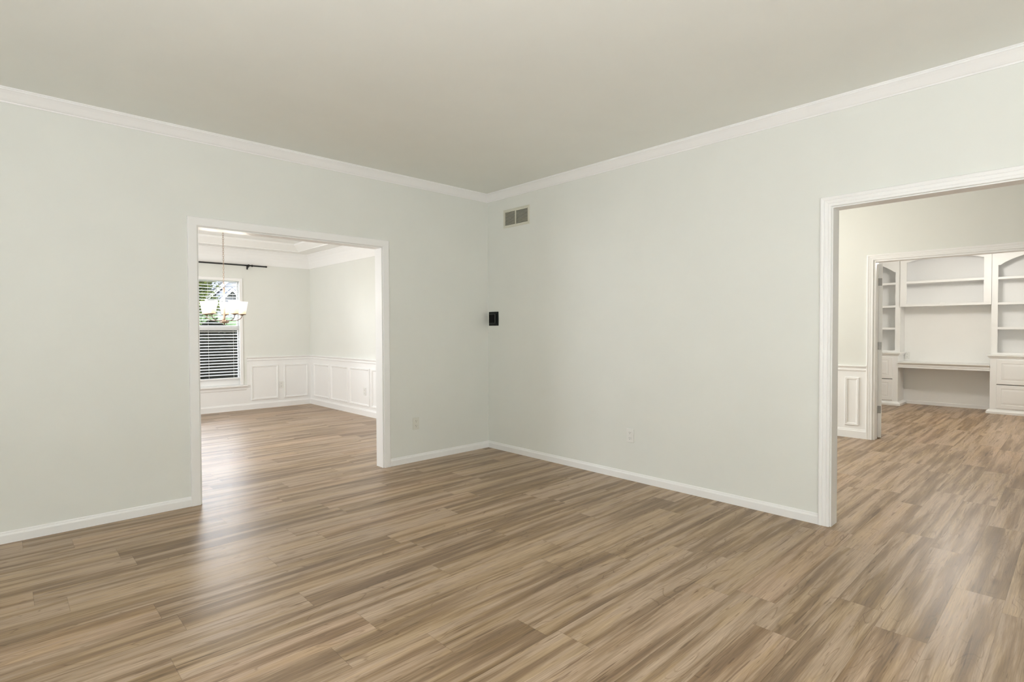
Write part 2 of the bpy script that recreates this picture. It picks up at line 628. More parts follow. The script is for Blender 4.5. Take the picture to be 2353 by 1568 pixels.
struct(obj('ceiling_dining', bm, M_whitewall))

# ------------------------------------------------------------------ trim
BASE = [(0, 0), (0.013, 0), (0.013, 0.048), (0.011, 0.054), (0.008, 0.058), (0.007, 0.066), (0.004, 0.070), (0, 0.070)]
BASE2 = [(0, 0), (0.014, 0), (0.014, 0.078), (0.012, 0.084), (0.008, 0.089), (0.007, 0.098), (0.004, 0.104), (0, 0.104)]
CROWN = [(0, 0), (0.006, 0), (0.009, 0.008), (0.014, 0.011), (0.022, 0.020), (0.032, 0.034), (0.040, 0.046), (0.047, 0.054),
         (0.052, 0.060), (0.056, 0.062), (0.056, 0.070), (0.060, 0.072), (0.060, 0.0785), (0, 0.0785)]
DCOVE = [(0, 0), (0.008, 0), (0.010, 0.012), (0.012, 0.030), (0.016, 0.070), (0.025, 0.115), (0.040, 0.160), (0.060, 0.198),
         (0.078, 0.222), (0.088, 0.226), (0.090, 0.2345), (0, 0.2345)]
CASE = [(0, 0), (0, 0.012), (0.004, 0.014), (0.014, 0.0145), (0.018, 0.0125), (0.022, 0.0145), (0.036, 0.0165),
        (0.040, 0.0135), (0.044, 0.0165), (0.052, 0.019), (0.058, 0.019), (0.0625, 0.016), (0.0625, 0)]
CASE_FLAT = [(0, 0), (0, 0.012), (0.004, 0.0155), (0.050, 0.018), (0.059, 0.018), (0.0625, 0.015), (0.0625, 0)]
RAIL = [(0, 0), (0.006, 0), (0.014, 0.006), (0.016, 0.018), (0.011, 0.026), (0.014, 0.040), (0.024, 0.050), (0.028, 0.054),
        (0.028, 0.062), (0.022, 0.066), (0, 0.066)]
PANEL = [(0, 0), (0, 0.010), (0.006, 0.013), (0.012, 0.009), (0.018, 0.012), (0.024, 0.006), (0.030, 0.004), (0.030, 0)]
UP = (0, 0, 1)

# baseboards (path keeps the room on the chosen side)
moulding('baseboard_left', [(X0, 0, 0), (LO[0] - 0.0625, 0, 0)], UP, BASE, M_white, side=-1)
moulding('baseboard_right', [(LO[1] + 0.0625, 0, 0), (0, 0, 0), (0, RO[1] + 0.0625, 0)], UP, BASE, M_white, side=-1)
moulding('baseboard_back', [(0, RO[0] - 0.0625, 0), (0, Y0, 0), (X0, Y0, 0), (X0, 0, 0)], UP, BASE, M_white, side=-1)
moulding('trim_crown', [(X0, 0, CH - 0.0785), (0, 0, CH - 0.0785), (0, Y0, CH - 0.0785), (X0, Y0, CH - 0.0785)], UP, CROWN, M_white, True, side=-1)
moulding('baseboard_dining', [(LO[1] + 0.0625, T, 0), (DX, T, 0), (DX, DY, 0), (DXL, DY, 0), (DXL, T, 0), (LO[0] - 0.0625, T, 0)], UP, BASE2, M_white, side=1)
moulding('trim_dining_crown', [(DXL, T, DC - 0.2345), (DX, T, DC - 0.2345), (DX, DY, DC - 0.2345), (DXL, DY, DC - 0.2345)], UP, DCOVE, M_white, True, side=1)
ZR = 0.783
moulding('trim_chair_rail', [(WIN[1] + 0.05, DY, ZR), (DX, DY, ZR), (DX, T, ZR), (LO[1] + 0.0625, T, ZR)], UP, RAIL, M_white, side=-1)
moulding('trim_chair_rail', [(LO[0] - 0.0625, T, ZR), (DXL, T, ZR), (DXL, DY, ZR), (WIN[0] - 0.05, DY, ZR)], UP, RAIL, M_white, side=-1)
# white dado below the chair rail
struct(obj('trim_dado', boxbm(WIN[1] + 0.055, DX, DY - 0.003, DY + 0.001, 0.0, ZR + 0.01), M_white))
struct(obj('trim_dado', boxbm(DXL, WIN[1] + 0.055, DY - 0.003, DY + 0.001, 0.0, WIN[2]), M_white))
struct(obj('trim_dado', boxbm(DXL, WIN[0] - 0.055, DY - 0.003, DY + 0.001, WIN[2], ZR + 0.01), M_white))
struct(obj('trim_dado', boxbm(DX - 0.003, DX + 0.001, T, DY, 0.0, ZR + 0.01), M_white))


def panel_far(x0, x1, z0=0.145, z1=0.708):
    moulding('trim_panel', [(x0, DY - 0.003, z0), (x1, DY - 0.003, z0), (x1, DY - 0.003, z1), (x0, DY - 0.003, z1)], (0, -1, 0), PANEL, M_white, True, side=1)


def panel_right(y0, y1, z0=0.145, z1=0.706):
    moulding('trim_panel', [(DX - 0.003, y0, z0), (DX - 0.003, y1, z0), (DX - 0.003, y1, z1), (DX - 0.003, y0, z1)], (-1, 0, 0), PANEL, M_white, True, side=-1)


panel_far(-0.887, -0.458)
panel_far(-0.362, 0.045)
for y0, y1 in ((4.110, 4.700), (3.452, 4.040), (2.772, 3.385), (2.100, 2.708), (1.430, 2.035), (0.76, 1.365)):
    panel_right(y0, y1)


def casing(name, ax, face, nrm, a0, a1, z1, prof=CASE):
    """three-sided door casing round an opening a0..a1 up to z1 on the wall plane ax=face"""
    r = 0.005
    pts = [(a0 - r, 0.0), (a0 - r, z1 + r), (a1 + r, z1 + r), (a1 + r, 0.0)]
    P = [((face, a, z) if ax == 0 else (a, face, z)) for a, z in pts]
    n = (nrm, 0, 0) if ax == 0 else (0, nrm, 0)
    d = Vector(P[1]) - Vector(P[0])
    out = Vector((0, -1, 0)) if ax == 0 else Vector((-1, 0, 0))
    side = 1 if Vector(n).cross(d).dot(out) > 0 else -1
    return moulding(name, P, n, prof, M_white, side=side)


def jamb(name, ax, p0, p1, a0, a1, z1, t=0.012):
    """lining of an opening: two legs and a head welded into one U"""
    bm = bmesh.new()
    outer = [(a0 - 0.001, 0.0), (a0 - 0.001, z1 + 0.001), (a1 + 0.001, z1 + 0.001), (a1 + 0.001, 0.0)]
    inner = [(a0 + t, 0.0), (a0 + t, z1 - t), (a1 - t, z1 - t), (a1 - t, 0.0)]

    def mk(p, pts):
        return [bm.verts.new((p, a, z) if ax == 0 else (a, p, z)) for a, z in pts]
    O0, I0, O1, I1 = mk(p0, outer), mk(p0, inner), mk(p1, outer), mk(p1, inner)
    for k in range(3):
        for a, b in ((O0, I0), (I0, I1), (I1, O1), (O1, O0)):
            bm.faces.new((a[k], a[k + 1], b[k + 1], b[k]))
    for k in (0, 3):
        bm.faces.new((O0[k], I0[k], I1[k], O1[k]))
    return struct(obj(name, bm, M_white))


# openings: casings on both faces plus the lining
casing('trim_dining_casing', 1, 0.0, -1, LO[0], LO[1], LO[3], CASE_FLAT)
casing('trim_dining_casing', 1, T, 1, LO[0], LO[1], LO[3])
jamb('trim_dining_jamb', 1, -0.001, T + 0.001, LO[0], LO[1], LO[3], 0.004)
casing('trim_hall_casing', 0, 0.0, -1, RO[0], RO[1], RO[3])
casing('trim_hall_casing', 0, T, 1, RO[0], RO[1], RO[3])
jamb('trim_hall_jamb', 0, -0.001, T + 0.001, RO[0], RO[1], RO[3], 0.004)
casing('trim_study_casing', 0, 3.375, -1, -4.32, -2.79, 2.04)
casing('trim_study_casing', 0, 3.495, 1, -4.32, -2.79, 2.04)
jamb('trim_study_jamb', 0, 3.374, 3.496, -4.32, -2.79, 2.04, 0.014)

# hall wainscot beside the study door
struct(obj('trim_hall_dado', boxbm(3.372, 3.376, -2.7225, 1.2, 0.0, ZR + 0.01), M_white))
moulding('trim_hall_rail', [(3.375, 1.2, 0.778), (3.375, -2.7225, 0.778)], UP, RAIL, M_white, side=-1)
moulding('baseboard_hall', [(3.372, 1.2, 0), (3.372, -2.7225, 0)], UP, BASE2, M_white, side=-1)
for y0, y1 in ((-2.652, -2.508), (-2.40, -1.75), (-1.65, -1.0), (-0.9, -0.25)):
    moulding('trim_hall_panel', [(3.372, y0, 0.146), (3.372, y1, 0.146), (3.372, y1, 0.706), (3.372, y0, 0.706)], (-1, 0, 0), PANEL, M_white, True, side=-1)

# ------------------------------------------------------------------ dining window
wroot = bpy.data.objects.new('window_1', None)
COL.objects.link(wroot)
wroot.location = (-2.0, DY, WIN[2])
struct(wroot)
x0, x1, z0, z1 = WIN
cs = [(0, 0), (0, 0.014), (0.006, 0.018), (0.040, 0.018), (0.048, 0.015), (0.050, 0)]
moulding('window_casing', [(x0, DY, z0 + 0.005), (x0, DY, z1), (x1, DY, z1), (x1, DY, z0 + 0.005)], (0, -1, 0), cs, M_white, side=-1, parent=wroot)
bmw = bmesh.new()


def ring(bm, a0, a1, b0, b1, t, ya, yb):
    """rectangular frame: outer a0..a1 x b0..b1, member width t (or (l,r,b,top)), between depths ya and yb"""
    if not isinstance(t, tuple):
        t = (t, t, t, t)
    O = [(a0, b0), (a1, b0), (a1, b1), (a0, b1)]
    I = [(a0 + t[0], b0 + t[2]), (a1 - t[1], b0 + t[2]), (a1 - t[1], b1 - t[3]), (a0 + t[0], b1 - t[3])]
    V = [[bm.verts.new((a, y, b)) for a, b in P] for y in (ya, yb) for P in (O, I)]
    for k in range(4):
        j = (k + 1) % 4
        for a, b in ((V[0], V[1]), (V[1], V[3]), (V[3], V[2]), (V[2], V[0])):
            bm.faces.new((a[k], a[j], b[j], b[k]))


ring(bmw, x0 - 0.001, x1 + 0.001, z0 - 0.001, z1 + 0.001, 0.007, DY - 0.001, DY + 0.125)
obj('window_frame', bmw, M_white, wroot)
obj('window_mullion', boxbm(-2.03, -1.97, DY + 0.05, DY + 0.12, z0 + 0.008, z1 - 0.008), M_white, wroot, bevel=0.003)
obj('window_stool', boxbm(x0 - 0.06, x1 + 0.058, DY - 0.045, DY + 0.12, z0 - 0.026, z0), M_white, wroot, bevel=0.006, seg=3)
bm = bmesh.new()
sweep(bm, [(x0 - 0.045, DY, z0 - 0.085), (x1 + 0.042, DY, z0 - 0.085)], UP, [(0, 0), (0.006, 0.002), (0.012, 0.010), (0.014, 0.04), (0.016, 0.0585), (0, 0.0585)], side=-1)
obj('window_apron', bm, M_white, wroot)
ZM = 1.318
for (a0, a1) in ((x0 + 0.008, -2.03), (-1.97, x1 - 0.008)):
    bm = bmesh.new()
    ring(bm, a0, a1, z0 + 0.008, ZM + 0.035, (0.048, 0.048, 0.100, 0.070), DY + 0.062, DY + 0.092)
    lo = obj('lower_sash', bm, M_white, wroot, bevel=0.003)
    obj('pane', boxbm(a0 + 0.047, a1 - 0.047, DY + 0.075, DY + 0.079, z0 + 0.107, ZM - 0.034), M_glass, lo)
    bm = bmesh.new()
    ring(bm, a0, a1, ZM - 0.035, z1 - 0.008, (0.048, 0.048, 0.070, 0.050), DY + 0.094, DY + 0.122)
    hi = obj('upper_sash', bm, M_white, wroot, bevel=0.003)
    obj('pane', boxbm(a0 + 0.047, a1 - 0.047, DY + 0.106, DY + 0.110, ZM + 0.034, z1 - 0.057), M_glass, hi)


def blind(a0, a1, label):
    t = thing('window_blind', ((a0 + a1) / 2, DY + 0.03, z1 - 0.012), label, 'blind', 'slatted blinds in the dining window')
    obj('headrail', boxbm(a0, a1, DY + 0.006, DY + 0.056, z1 - 0.050, z1 - 0.008), M_blind, t, bevel=0.003)
    bm = bmesh.new()
    zz = z1 - 0.075
    tilt = math.radians(10)
    yc = DY + 0.031
    hw = 0.024
    while zz > 0.575:
        c_, s_ = math.cos(tilt), math.sin(tilt)
        prev = None
        rows = []
        for k in range(5):
            f = -1 + k * 0.5
            arch = 0.0022 * (1 - f * f)
            y_ = yc + f * hw * c_
            z_ = zz + f * hw * s_ + arch
            rows.append([bm.verts.new((a0 + 0.004, y_, z_)), bm.verts.new((a1 - 0.004, y_, z_)),
                         bm.verts.new((a1 - 0.004, y_, z_ - 0.0026)), bm.verts.new((a0 + 0.004, y_, z_ - 0.0026))])
        for r_, s2 in zip(rows, rows[1:]):
            for i in range(4):
                j = (i + 1) % 4
                bm.faces.new((r_[i], r_[j], s2[j], s2[i]))
        bm.faces.new(rows[0])
        bm.faces.new(rows[-1][::-1])
        zz -= 0.0455
    obj('slats', bm, M_blind, t)
    obj('bottom_rail', boxbm(a0 + 0.002, a1 - 0.002, DY + 0.008, DY + 0.054, 0.508, 0.530), M_blind, t, bevel=0.004)
    for cx in (a0 + 0.13, (a0 + a1) / 2, a1 - 0.13, ):
        bm = bmesh.new()
        cyl(bm, (cx, DY + 0.0065, 0.515), (cx, DY + 0.0065, z1 - 0.03), 0.0014, n=6)
        obj('ladder_cord', bm, M_blind, t)
    return t


blind(-1.985, x1 - 0.010, 'white slatted blind behind the chandelier, in the right half of the dining window')
blind(x0 + 0.010, -2.015, 'white slatted blind in the dining window half hidden behind the doorway')

# ------------------------------------------------------------------ curtain rod
yr = DY - 0.075
t = thing('curtain_rod', (-2.0, DY, 2.31), 'thin black curtain rod on brackets above the dining room window', 'curtain rod')
bm = bmesh.new()
cyl(bm, (-3.36, yr, 2.318), (-0.655, yr, 2.318), 0.0115, n=14)
obj('rod', bm, M_black, t, True)
for xx in (-0.655, -3.36):
    bm = bmesh.new()
    s = 1 if xx > -2 else -1
    cyl(bm, (xx - s * 0.012, yr, 2.318), (xx + s * 0.012, yr, 2.318), 0.0135, n=14)
    obj('end_cap', bm, M_black, t, bevel=0.002)
for xx in (-0.925, -3.08):
    bm = bmesh.new()
    box(bm, xx - 0.011, xx + 0.011, DY - 0.008, DY, 2.262, 2.335)
    b_ = obj('bracket', bm, M_black, t, bevel=0.002)
    bm = bmesh.new()
    tube(bm, [(xx, DY - 0.004, 2.285), (xx, DY - 0.045, 2.288), (xx, yr, 2.300)], 0.006, 8)
    obj('bracket_arm', bm, M_black, b_)
    bm = bmesh.new()
    cyl(bm, (xx - 0.010, yr, 2.318), (xx + 0.010, yr, 2.318), 0.0185, n=14)
    obj('bracket_cup', bm, M_black, b_)
for xx in (-0.872, -3.13):
    bm = bmesh.new()
    cyl(bm, (xx - 0.009, yr, 2.318), (xx + 0.009, yr, 2.318), 0.0185, n=14)
    obj('curtain_ring', bm, M_black, t, bevel=0.003)

# ------------------------------------------------------------------ chandelier
CX, CY, CB = -1.932, 2.48, 1.345
t = thing('chandelier', (CX, CY, CB), 'five-light chandelier with glowing white glass shades hanging in the dining room', 'chandelier')
CT = DC + 0.115
bm = bmesh.new()
lathe(bm, (CX, CY, CT), [(0, -0.03), (0.012, -0.03), (0.02, -0.026), (0.055, -0.018), (0.062, -0.006), (0.062, 0)])
obj('canopy', bm, M_brass, t, True)
# chain of interlocked oval links
bm = bmesh.new()
zc = CT - 0.035
k = 0
while zc > 1.845:
    pts = []
    for i in range(13):
        a = 2 * math.pi * i / 12
        lx, lz = 0.0075 * math.sin(a), 0.016 * math.cos(a)
        pts.append((CX + (lx if k % 2 == 0 else 0), CY + (0 if k % 2 == 0 else lx), zc - 0.012 + lz))
    tube(bm, pts, 0.0021, 6)
    zc -= 0.0245
    k += 1
obj('chain', bm, M_brass, t, True)
bm = bmesh.new()
pts = [(CX + 0.013 * math.sin(a) * (1 if math.cos(a) < 0 else 0.62), CY - 0.003 * math.sin(a), 1.806 + 0.030 * math.cos(a)) for a in [2 * math.pi * i / 20 for i in range(21)]]
tube(bm, pts, 0.0028, 8)
obj('loop', bm, M_bronze, t, True)
bm = bmesh.new()
lathe(bm, (CX, CY, 0), [(0, 1.777), (0.011, 1.776), (0.0115, 1.768), (0.0115, 1.43), (0.013, 1.428), (0.013, 1.400), (0, 1.400)])
obj('stem', bm, M_brass, t, True)
bm = bmesh.new()
lathe(bm, (CX, CY, 0), [(0, 1.404), (0.022, 1.404), (0.034, 1.398), (0.050, 1.388), (0.052, 1.382), (0.046, 1.368), (0.018, 1.364), (0, 1.364)])
obj('hub', bm, M_brass, t, True)
bm = bmesh.new()
lathe(bm, (CX, CY, 0), [(0, 1.366), (0.007, 1.365), (0.008, 1.356), (0.010, 1.351), (0.006, 1.343), (0, 1.341)], 16)
obj('finial', bm, M_bronze, t, True)
dirv = Vector((CX - CAM.x, CY - CAM.y, 0)).normalized()
rgt = Vector((dirv.y, -dirv.x, 0))
RR = 0.198
for k in range(5):
    a = math.radians(3 + 72 * k)
    d = rgt * math.sin(a) + dirv * math.cos(a)
    c0 = Vector((CX, CY, 0))
    pts = []
    for i in range(15):
        s = i / 14
        ang = math.pi / 2 * max(0, (s - 0.28) / 0.72)
        if s < 0.28:
            pts.append(c0 + d * (0.02 + (RR - 0.11) * s / 0.28) + Vector((0, 0, 1.394)))
        else:
            pts.append(c0 + d * (RR - 0.09 + 0.09 * math.sin(ang)) + Vector((0, 0, 1.394 + 0.068 * (1 - math.cos(ang)))))
    bm = bmesh.new()
    tube(bm, pts, 0.0046, 10)
    ar = obj('arm', bm, M_bronze, t, True)
    sc = c0 + d * RR
    bm = bmesh.new()
    lathe(bm, (sc.x, sc.y, 0), [(0, 1.456), (0.012, 1.456), (0.016, 1.462), (0.040, 1.465), (0.042, 1.470), (0.040, 1.473), (0, 1.473)], 20)
    obj('socket_cup', bm, M_bronze, t, True)
    bm = bmesh.new()
    lathe(bm, (sc.x, sc.y, 0), [(0, 1.4735), (0.039, 1.4735), (0.0635, 1.618), (0.0605, 1.618), (0.037, 1.479), (0, 1.478)], 28)
    sh = obj('lamp_shade', bm, M_shade, t, True)
    bm = bmesh.new()
    bmesh.ops.create_uvsphere(bm, u_segments=12, v_segments=8, radius=0.02, matrix=Matrix.Translation((sc.x, sc.y, 1.54)))
    cyl(bm, (sc.x, sc.y, 1.479), (sc.x, sc.y, 1.53), 0.011, n=10)
    obj('bulb', bm, M_bulb, sh, True)
    l = bpy.data.lights.new('chandelier_glow', 'POINT')
    l.energy = 4
    l.color = (1, 0.90, 0.76)
    l.shadow_soft_size = 0.05
    lo_ = bpy.data.objects.new('chandelier_glow', l)
    COL.objects.link(lo_)
    lo_.location = (sc.x, sc.y, 1.68)

# ------------------------------------------------------------------ wall fittings
t = thing('thermostat', (0, -0.095, 1.39), 'square black thermostat with a glossy screen on the wall by the corner', 'thermostat')
bm = boxbm(-0.007, 0.0, -0.172, -0.019, 1.317, 1.466)
obj('back_plate', bm, M_dark, t, bevel=0.004, seg=3)
bm = boxbm(-0.028, -0.006, -0.147, -0.044, 1.341, 1.442)
obj('body', bm, M_dark, t, bevel=0.005, seg=3)
bm = bmesh.new()
ring(bm, -0.144, -0.047, 1.344, 1.439, 0.003, 0.0, 0.002)
bmesh.ops.transform(bm, matrix=Matrix(((0, -1, 0, -0.028), (1, 0, 0, 0), (0, 0, 1, 0), (0, 0, 0, 1))), verts=bm.verts[:])
obj('bezel', bm, paint('bezel_grey', (0.16, 0.16, 0.155), 0.25, 0.02, metal=0.6), t)
obj('screen', boxbm(-0.0290, -0.027, -0.141, -0.050, 1.347, 1.436), M_glossblack, t, bevel=0.001)

t = thing('air_vent', (0, -0.447, 2.42), 'beige two-section air vent grille high on the wall near the corner', 'air vent')
bm = bmesh.new()
bmesh_prof = [(0, 0), (0, 0.003), (0.004, 0.006), (0.022, 0.008), (0.028, 0.004), (0.030, 0)]
sweep(bm, [(0, -0.640, 2.329), (0, -0.254, 2.329), (0, -0.254, 2.517), (0, -0.640, 2.517)], (-1, 0, 0), bmesh_prof, True, side=-1)
obj('frame', bm, M_ventpaint, t)
obj('backing', boxbm(-0.0015, 0.0, -0.612, -0.282, 2.357, 2.489), M_ventdark, t)
obj('centre_bar', boxbm(-0.008, -0.001, -0.4465, -0.4335, 2.352, 2.494), M_ventpaint, t, bevel=0.001)
for (ya, yb) in ((-0.612, -0.4465), (-0.4335, -0.282)):
    bm = bmesh.new()
    for i in range(11):
        zc = 2.3625 + i * 0.0122
        V = [bm.verts.new(p) for p in ((-0.0085, ya, zc - 0.0005), (-0.0015, ya, zc + 0.0062), (-0.0015, ya, zc + 0.0078), (-0.0085, ya, zc + 0.0015),
                                       (-0.0085, yb, zc - 0.0005), (-0.0015, yb, zc + 0.0062), (-0.0015, yb, zc + 0.0078), (-0.0085, yb, zc + 0.0015))]
        for f in ((0, 1, 2, 3), (7, 6, 5, 4), (0, 4, 5, 1), (1, 5, 6, 2), (2, 6, 7, 3), (3, 7, 4, 0)):
            bm.faces.new([V[i_] for i_ in f])
    obj('louvre_slats', bm, M_ventpaint, t)
for (yy_, zz_) in ((-0.628, 2.42), (-0.266, 2.42)):
    bm = bmesh.new()
    cyl(bm, (-0.007, yy_, zz_), (-0.0095, yy_, zz_), 0.0035, n=10)
    obj('screw', bm, M_ventpaint, t)


def outlet(loc, nrm, label, plate, group=None):
    """duplex outlet: built facing -y at the origin, then turned"""
    t = thing('wall_outlet', (0, 0, 0), label, 'wall outlet', 'duplex wall outlets')
    obj('cover_plate', boxbm(-0.036, 0.036, -0.006, 0.0, -0.058, 0.058), plate, t, bevel=0.003, seg=3)
    for zc in (0.0235, -0.0235):
        bm = bmesh.new()
        pr = []
        for i in range(24):
            a = 2 * math.pi * i / 24
            pr.append((max(-0.0165, min(0.0165, 0.0195 * math.cos(a))), max(-0.014, min(0.014, 0.0175 * math.sin(a)))))
        f0 = [bm.verts.new((a, -0.0085, zc + b)) for a, b in pr]
        f1 = [bm.verts.new((a, -0.005, zc + b)) for a, b in pr]
        bm.faces.new(f0)
        bm.faces.new(f1[::-1])
        for i in range(24):
            j = (i + 1) % 24
            bm.faces.new((f0[i], f0[j], f1[j], f1[i]))
        r_ = obj('receptacle', bm, plate, t)
        for sx_, h in ((-0.0065, 0.0045), (0.0065, 0.0036)):
            obj('slot', boxbm(sx_ - 0.0011, sx_ + 0.0011, -0.0088, -0.0080, zc + 0.004 - h, zc + 0.004 + h), M_slot, r_)
        bm = bmesh.new()
        cyl(bm, (0, -0.0080, zc - 0.0075), (0, -0.0088, zc - 0.0075), 0.0026, n=10)
        obj('ground_hole', bm, M_slot, r_)
    bm = bmesh.new()
    cyl(bm, (0, -0.0058, 0), (0, -0.0072, 0), 0.0032, n=10)
    obj('screw', bm, plate, t)
    t.location = loc
    t.rotation_euler = (0, 0, {'-y': 0, '-x': -math.pi / 2, '+y': math.pi}[nrm])
    return t


outlet((-0.931, 0, 0.369), '-y', 'wall-coloured outlet between the dining doorway and the room corner', M_plate_beige)
outlet((0, -1.822, 0.377), '-x', 'white outlet alone near the middle of the wall left of the hall opening', M_plate)
outlet((-0.410, DY - 0.003, 0.366), '-y', 'white outlet between two wainscot panels of the dining window wall', M_plate)
outlet((DX - 0.003, 2.918, 0.361), '-x', 'white outlet inside a wainscot panel of the dining side wall', M_plate)

# ------------------------------------------------------------------ study door
A_ = math.radians(15)
dr = bpy.data.objects.new('door_1', None)
COL.objects.link(dr)
dr.location = (3.512, -2.805, 0.012)
dr.rotation_euler = (0, 0, A_)
struct(dr)
DW, DT, DH = 0.74, 0.035, 2.005


def local(bm, name, mat, parent, **kw):
    me_o = obj(name, bm, mat, None, **kw)
    me_o.parent = parent
    return me_o


# leaf runs along local +x, thickness towards local -y
local(boxbm(0, DW, -DT, 0, 0, DH), 'door_leaf', M_white, dr, bevel=0.002)
for yf, sg_ in ((0.0, 1), (-DT, -1)):
    for (za, zb) in ((0.20, 0.88), (1.02, 1.86)):
        bm = bmesh.new()
        sweep(bm, [(0.11, yf, za), (DW - 0.11, yf, za), (DW - 0.11, yf, zb), (0.11, yf, zb)], (0, sg_, 0), [(0, 0), (0.004, 0.006), (0.014, 0.007), (0.026, 0.002), (0.026, 0)], True, side=-sg_)
        local(bm, 'door_panel', M_white, dr)
for zc in (0.324, 1.059, 1.793):
    bm = bmesh.new()
    box(bm, -0.0022, 0.0004, -0.030, 0.004, zc - 0.0425, zc + 0.0425)
    hg = local(bm, 'hinge', M_grey, dr)
    vert = [e for e in hg.data.edges]
    b = hg.modifiers.new('bevel', 'BEVEL')
    b.width = 0.006
    b.segments = 3
    b.limit_method = 'ANGLE'
    bm = bmesh.new()
    cyl(bm, (-0.005, 0.006, zc - 0.043), (-0.005, 0.006, zc + 0.043), 0.006, n=12)
    local(bm, 'hinge_knuckle', M_grey, hg)

# ------------------------------------------------------------------ study built-ins
BX, UX = 6.90, 7.02          # face planes of the base and wall units


def base_cabinet(y0, y1, label):
    """two-drawer base unit, y0<y1; face at BX"""
    t = thing('base_cabinet', (BX, (y0 + y1) / 2, 0), label, 'cabinet', 'base cabinets beside the study desk')
    obj('body', boxbm(BX, SX - 0.03, y0, y1, 0.0, 0.842), M_cab, t, bevel=0.002)
    bm = bmesh.new()
    sweep(bm, [(SX - 0.03, y1, 0.0), (BX, y1, 0.0), (BX, y0, 0.0), (SX - 0.03, y0, 0.0)], UP,
          [(0, 0), (0.040, 0), (0.040, 0.030), (0.034, 0.040), (0.012, 0.060), (0, 0.064)], side=-1)
    obj('plinth', bm, M_cab, t)
    bm = bmesh.new()
    sweep(bm, [(SX - 0.03, y1, 0.822), (BX, y1, 0.822), (BX, y0, 0.822), (SX - 0.03, y0, 0.822)], UP,
          [(0, 0), (0.012, 0.004), (0.016, 0.014), (0.024, 0.022), (0.024, 0.030), (0.036, 0.034), (0.036, 0.050), (0.032, 0.0535), (0, 0.0535)], side=-1)
    box(bm, BX - 0.001, SX - 0.03, y0, y1, 0.842, 0.8755)
    obj('counter', bm, M_cab, t)
    m = 0.076
    for (za, zb) in ((0.440, 0.800), (0.083, 0.428)):
        ya, yb = y0 + m, y1 - m
        bm = bmesh.new()
        steps = [(0, 0.0), (0, -0.014), (0.003, -0.017), (0.052, -0.017), (0.056, -0.0115), (0.061, -0.0115), (0.088, -0.0165), (0.090, -0.0165)]
        rows = [[bm.verts.new((BX + d_, y_, z_)) for y_, z_ in ((ya + i_, za + i_), (yb - i_, za + i_), (yb - i_, zb - i_), (ya + i_, zb - i_))] for i_, d_ in steps]
        for A_r, B_r in zip(rows, rows[1:]):
            for i_ in range(4):
                j_ = (i_ + 1) % 4
                bm.faces.new((A_r[i_], A_r[j_], B_r[j_], B_r[i_]))
        bm.faces.new(rows[-1])
        bm.faces.new(rows[0][::-1])
        dw = obj('drawer', bm, M_cab, t)
        bm = bmesh.new()
        kc = (ya + yb) / 2
        zc = (za + zb) / 2 + 0.004
        for s in (-0.055, 0.055):
            cyl(bm, (BX - 0.016, kc + s, zc), (BX - 0.042, kc + s, zc), 0.005, n=10)
        tube(bm, [(BX - 0.042, kc - 0.075, zc), (BX - 0.046, kc - 0.03, zc), (BX - 0.046, kc + 0.03, zc), (BX - 0.042, kc + 0.075, zc)], 0.0055, 10)
        obj('drawer_pull', bm, M_grey, dw)
    obj('reveal', boxbm(BX - 0.0012, BX + 0.001, y0 + m, y1 - m, 0.4285, 0.4395), M_gap, t)
    return t


base_cabinet(-2.325, -1.412, 'white two-drawer base cabinet left of the study desk, behind the open door')
base_cabinet(-4.575, -3.465, 'white two-drawer base cabinet right of the study desk, cut by the photo edge')

# desk between them
t = thing('built_in_desk', (6.95, -2.895, 0.72), 'white built-in desk top with moulded edge spanning between the two base cabinets', 'desk')
obj('desk_top', boxbm(6.885, SX, -3.463, -2.327, 0.700, 0.722), M_cab, t, bevel=0.002)
bm = bmesh.new()
sweep(bm, [(6.9, -3.464, 0.628), (6.9, -2.326, 0.628)], UP, [(0, 0), (0.006, 0), (0.008, 0.028), (0.014, 0.034), (0.014, 0.050), (0.026, 0.066), (0.040, 0.078), (0.044, 0.080), (0.044, 0.094), (0, 0.094)], side=1)
obj('apron', bm, M_cab, t)
moulding('baseboard_study', [(SX, -2.325, 0), (SX, -3.465, 0)], UP, [(0, 0), (0.008, 0), (0.008, 0.052), (0.005, 0.056), (0, 0.056)], M_white, side=-1)


def arch_face(bm, xf, xb, y0, y1, z0, z1, so0, so1, top_spring, rise, rail):
    """face frame with an arched head: outer y0..y1,z0..z1; opening inset so0/so1, bottom rail 'rail', spring height and rise"""
    N = 20
    ya, yb = y0 + so0, y1 - so1
    sh = 0.022
    pts = [(ya, z0 + rail), (yb, z0 + rail), (yb, top_spring), (yb - sh, top_spring)]
    for i in range(1, N):
        f = i / N
        y_ = (yb - sh) + (ya + sh - yb + sh) * f
        pts.append((y_, top_spring + rise * (1 - (2 * f - 1) ** 2) + 0.006))
    pts += [(ya + sh, top_spring), (ya, top_spring)]
    out = []
    # matching outer outline
    for (y_, z_) in pts:
        if z_ <= z0 + rail + 1e-6:
            out.append((y0 if abs(y_ - ya) < 1e-6 else y1, z0))
        elif abs(y_ - ya) < 1e-6:
            out.append((y0, z1))
        elif abs(y_ - yb) < 1e-6:
            out.append((y1, z1))
        else:
            out.append((y_, z1))
    V = {}
    for nm, P, x_ in (('if', pts, xf), ('of', out, xf), ('ib', pts, xb), ('ob', out, xb)):
        V[nm] = [bm.verts.new((x_, a, b)) for a, b in P]
    n = len(pts)
    for i in range(n):
        j = (i + 1) % n
        for a, b in (('if', 'of'), ('of', 'ob'), ('ob', 'ib'), ('ib', 'if')):
            bm.faces.new((V[a][i], V[a][j], V[b][j], V[b][i]))


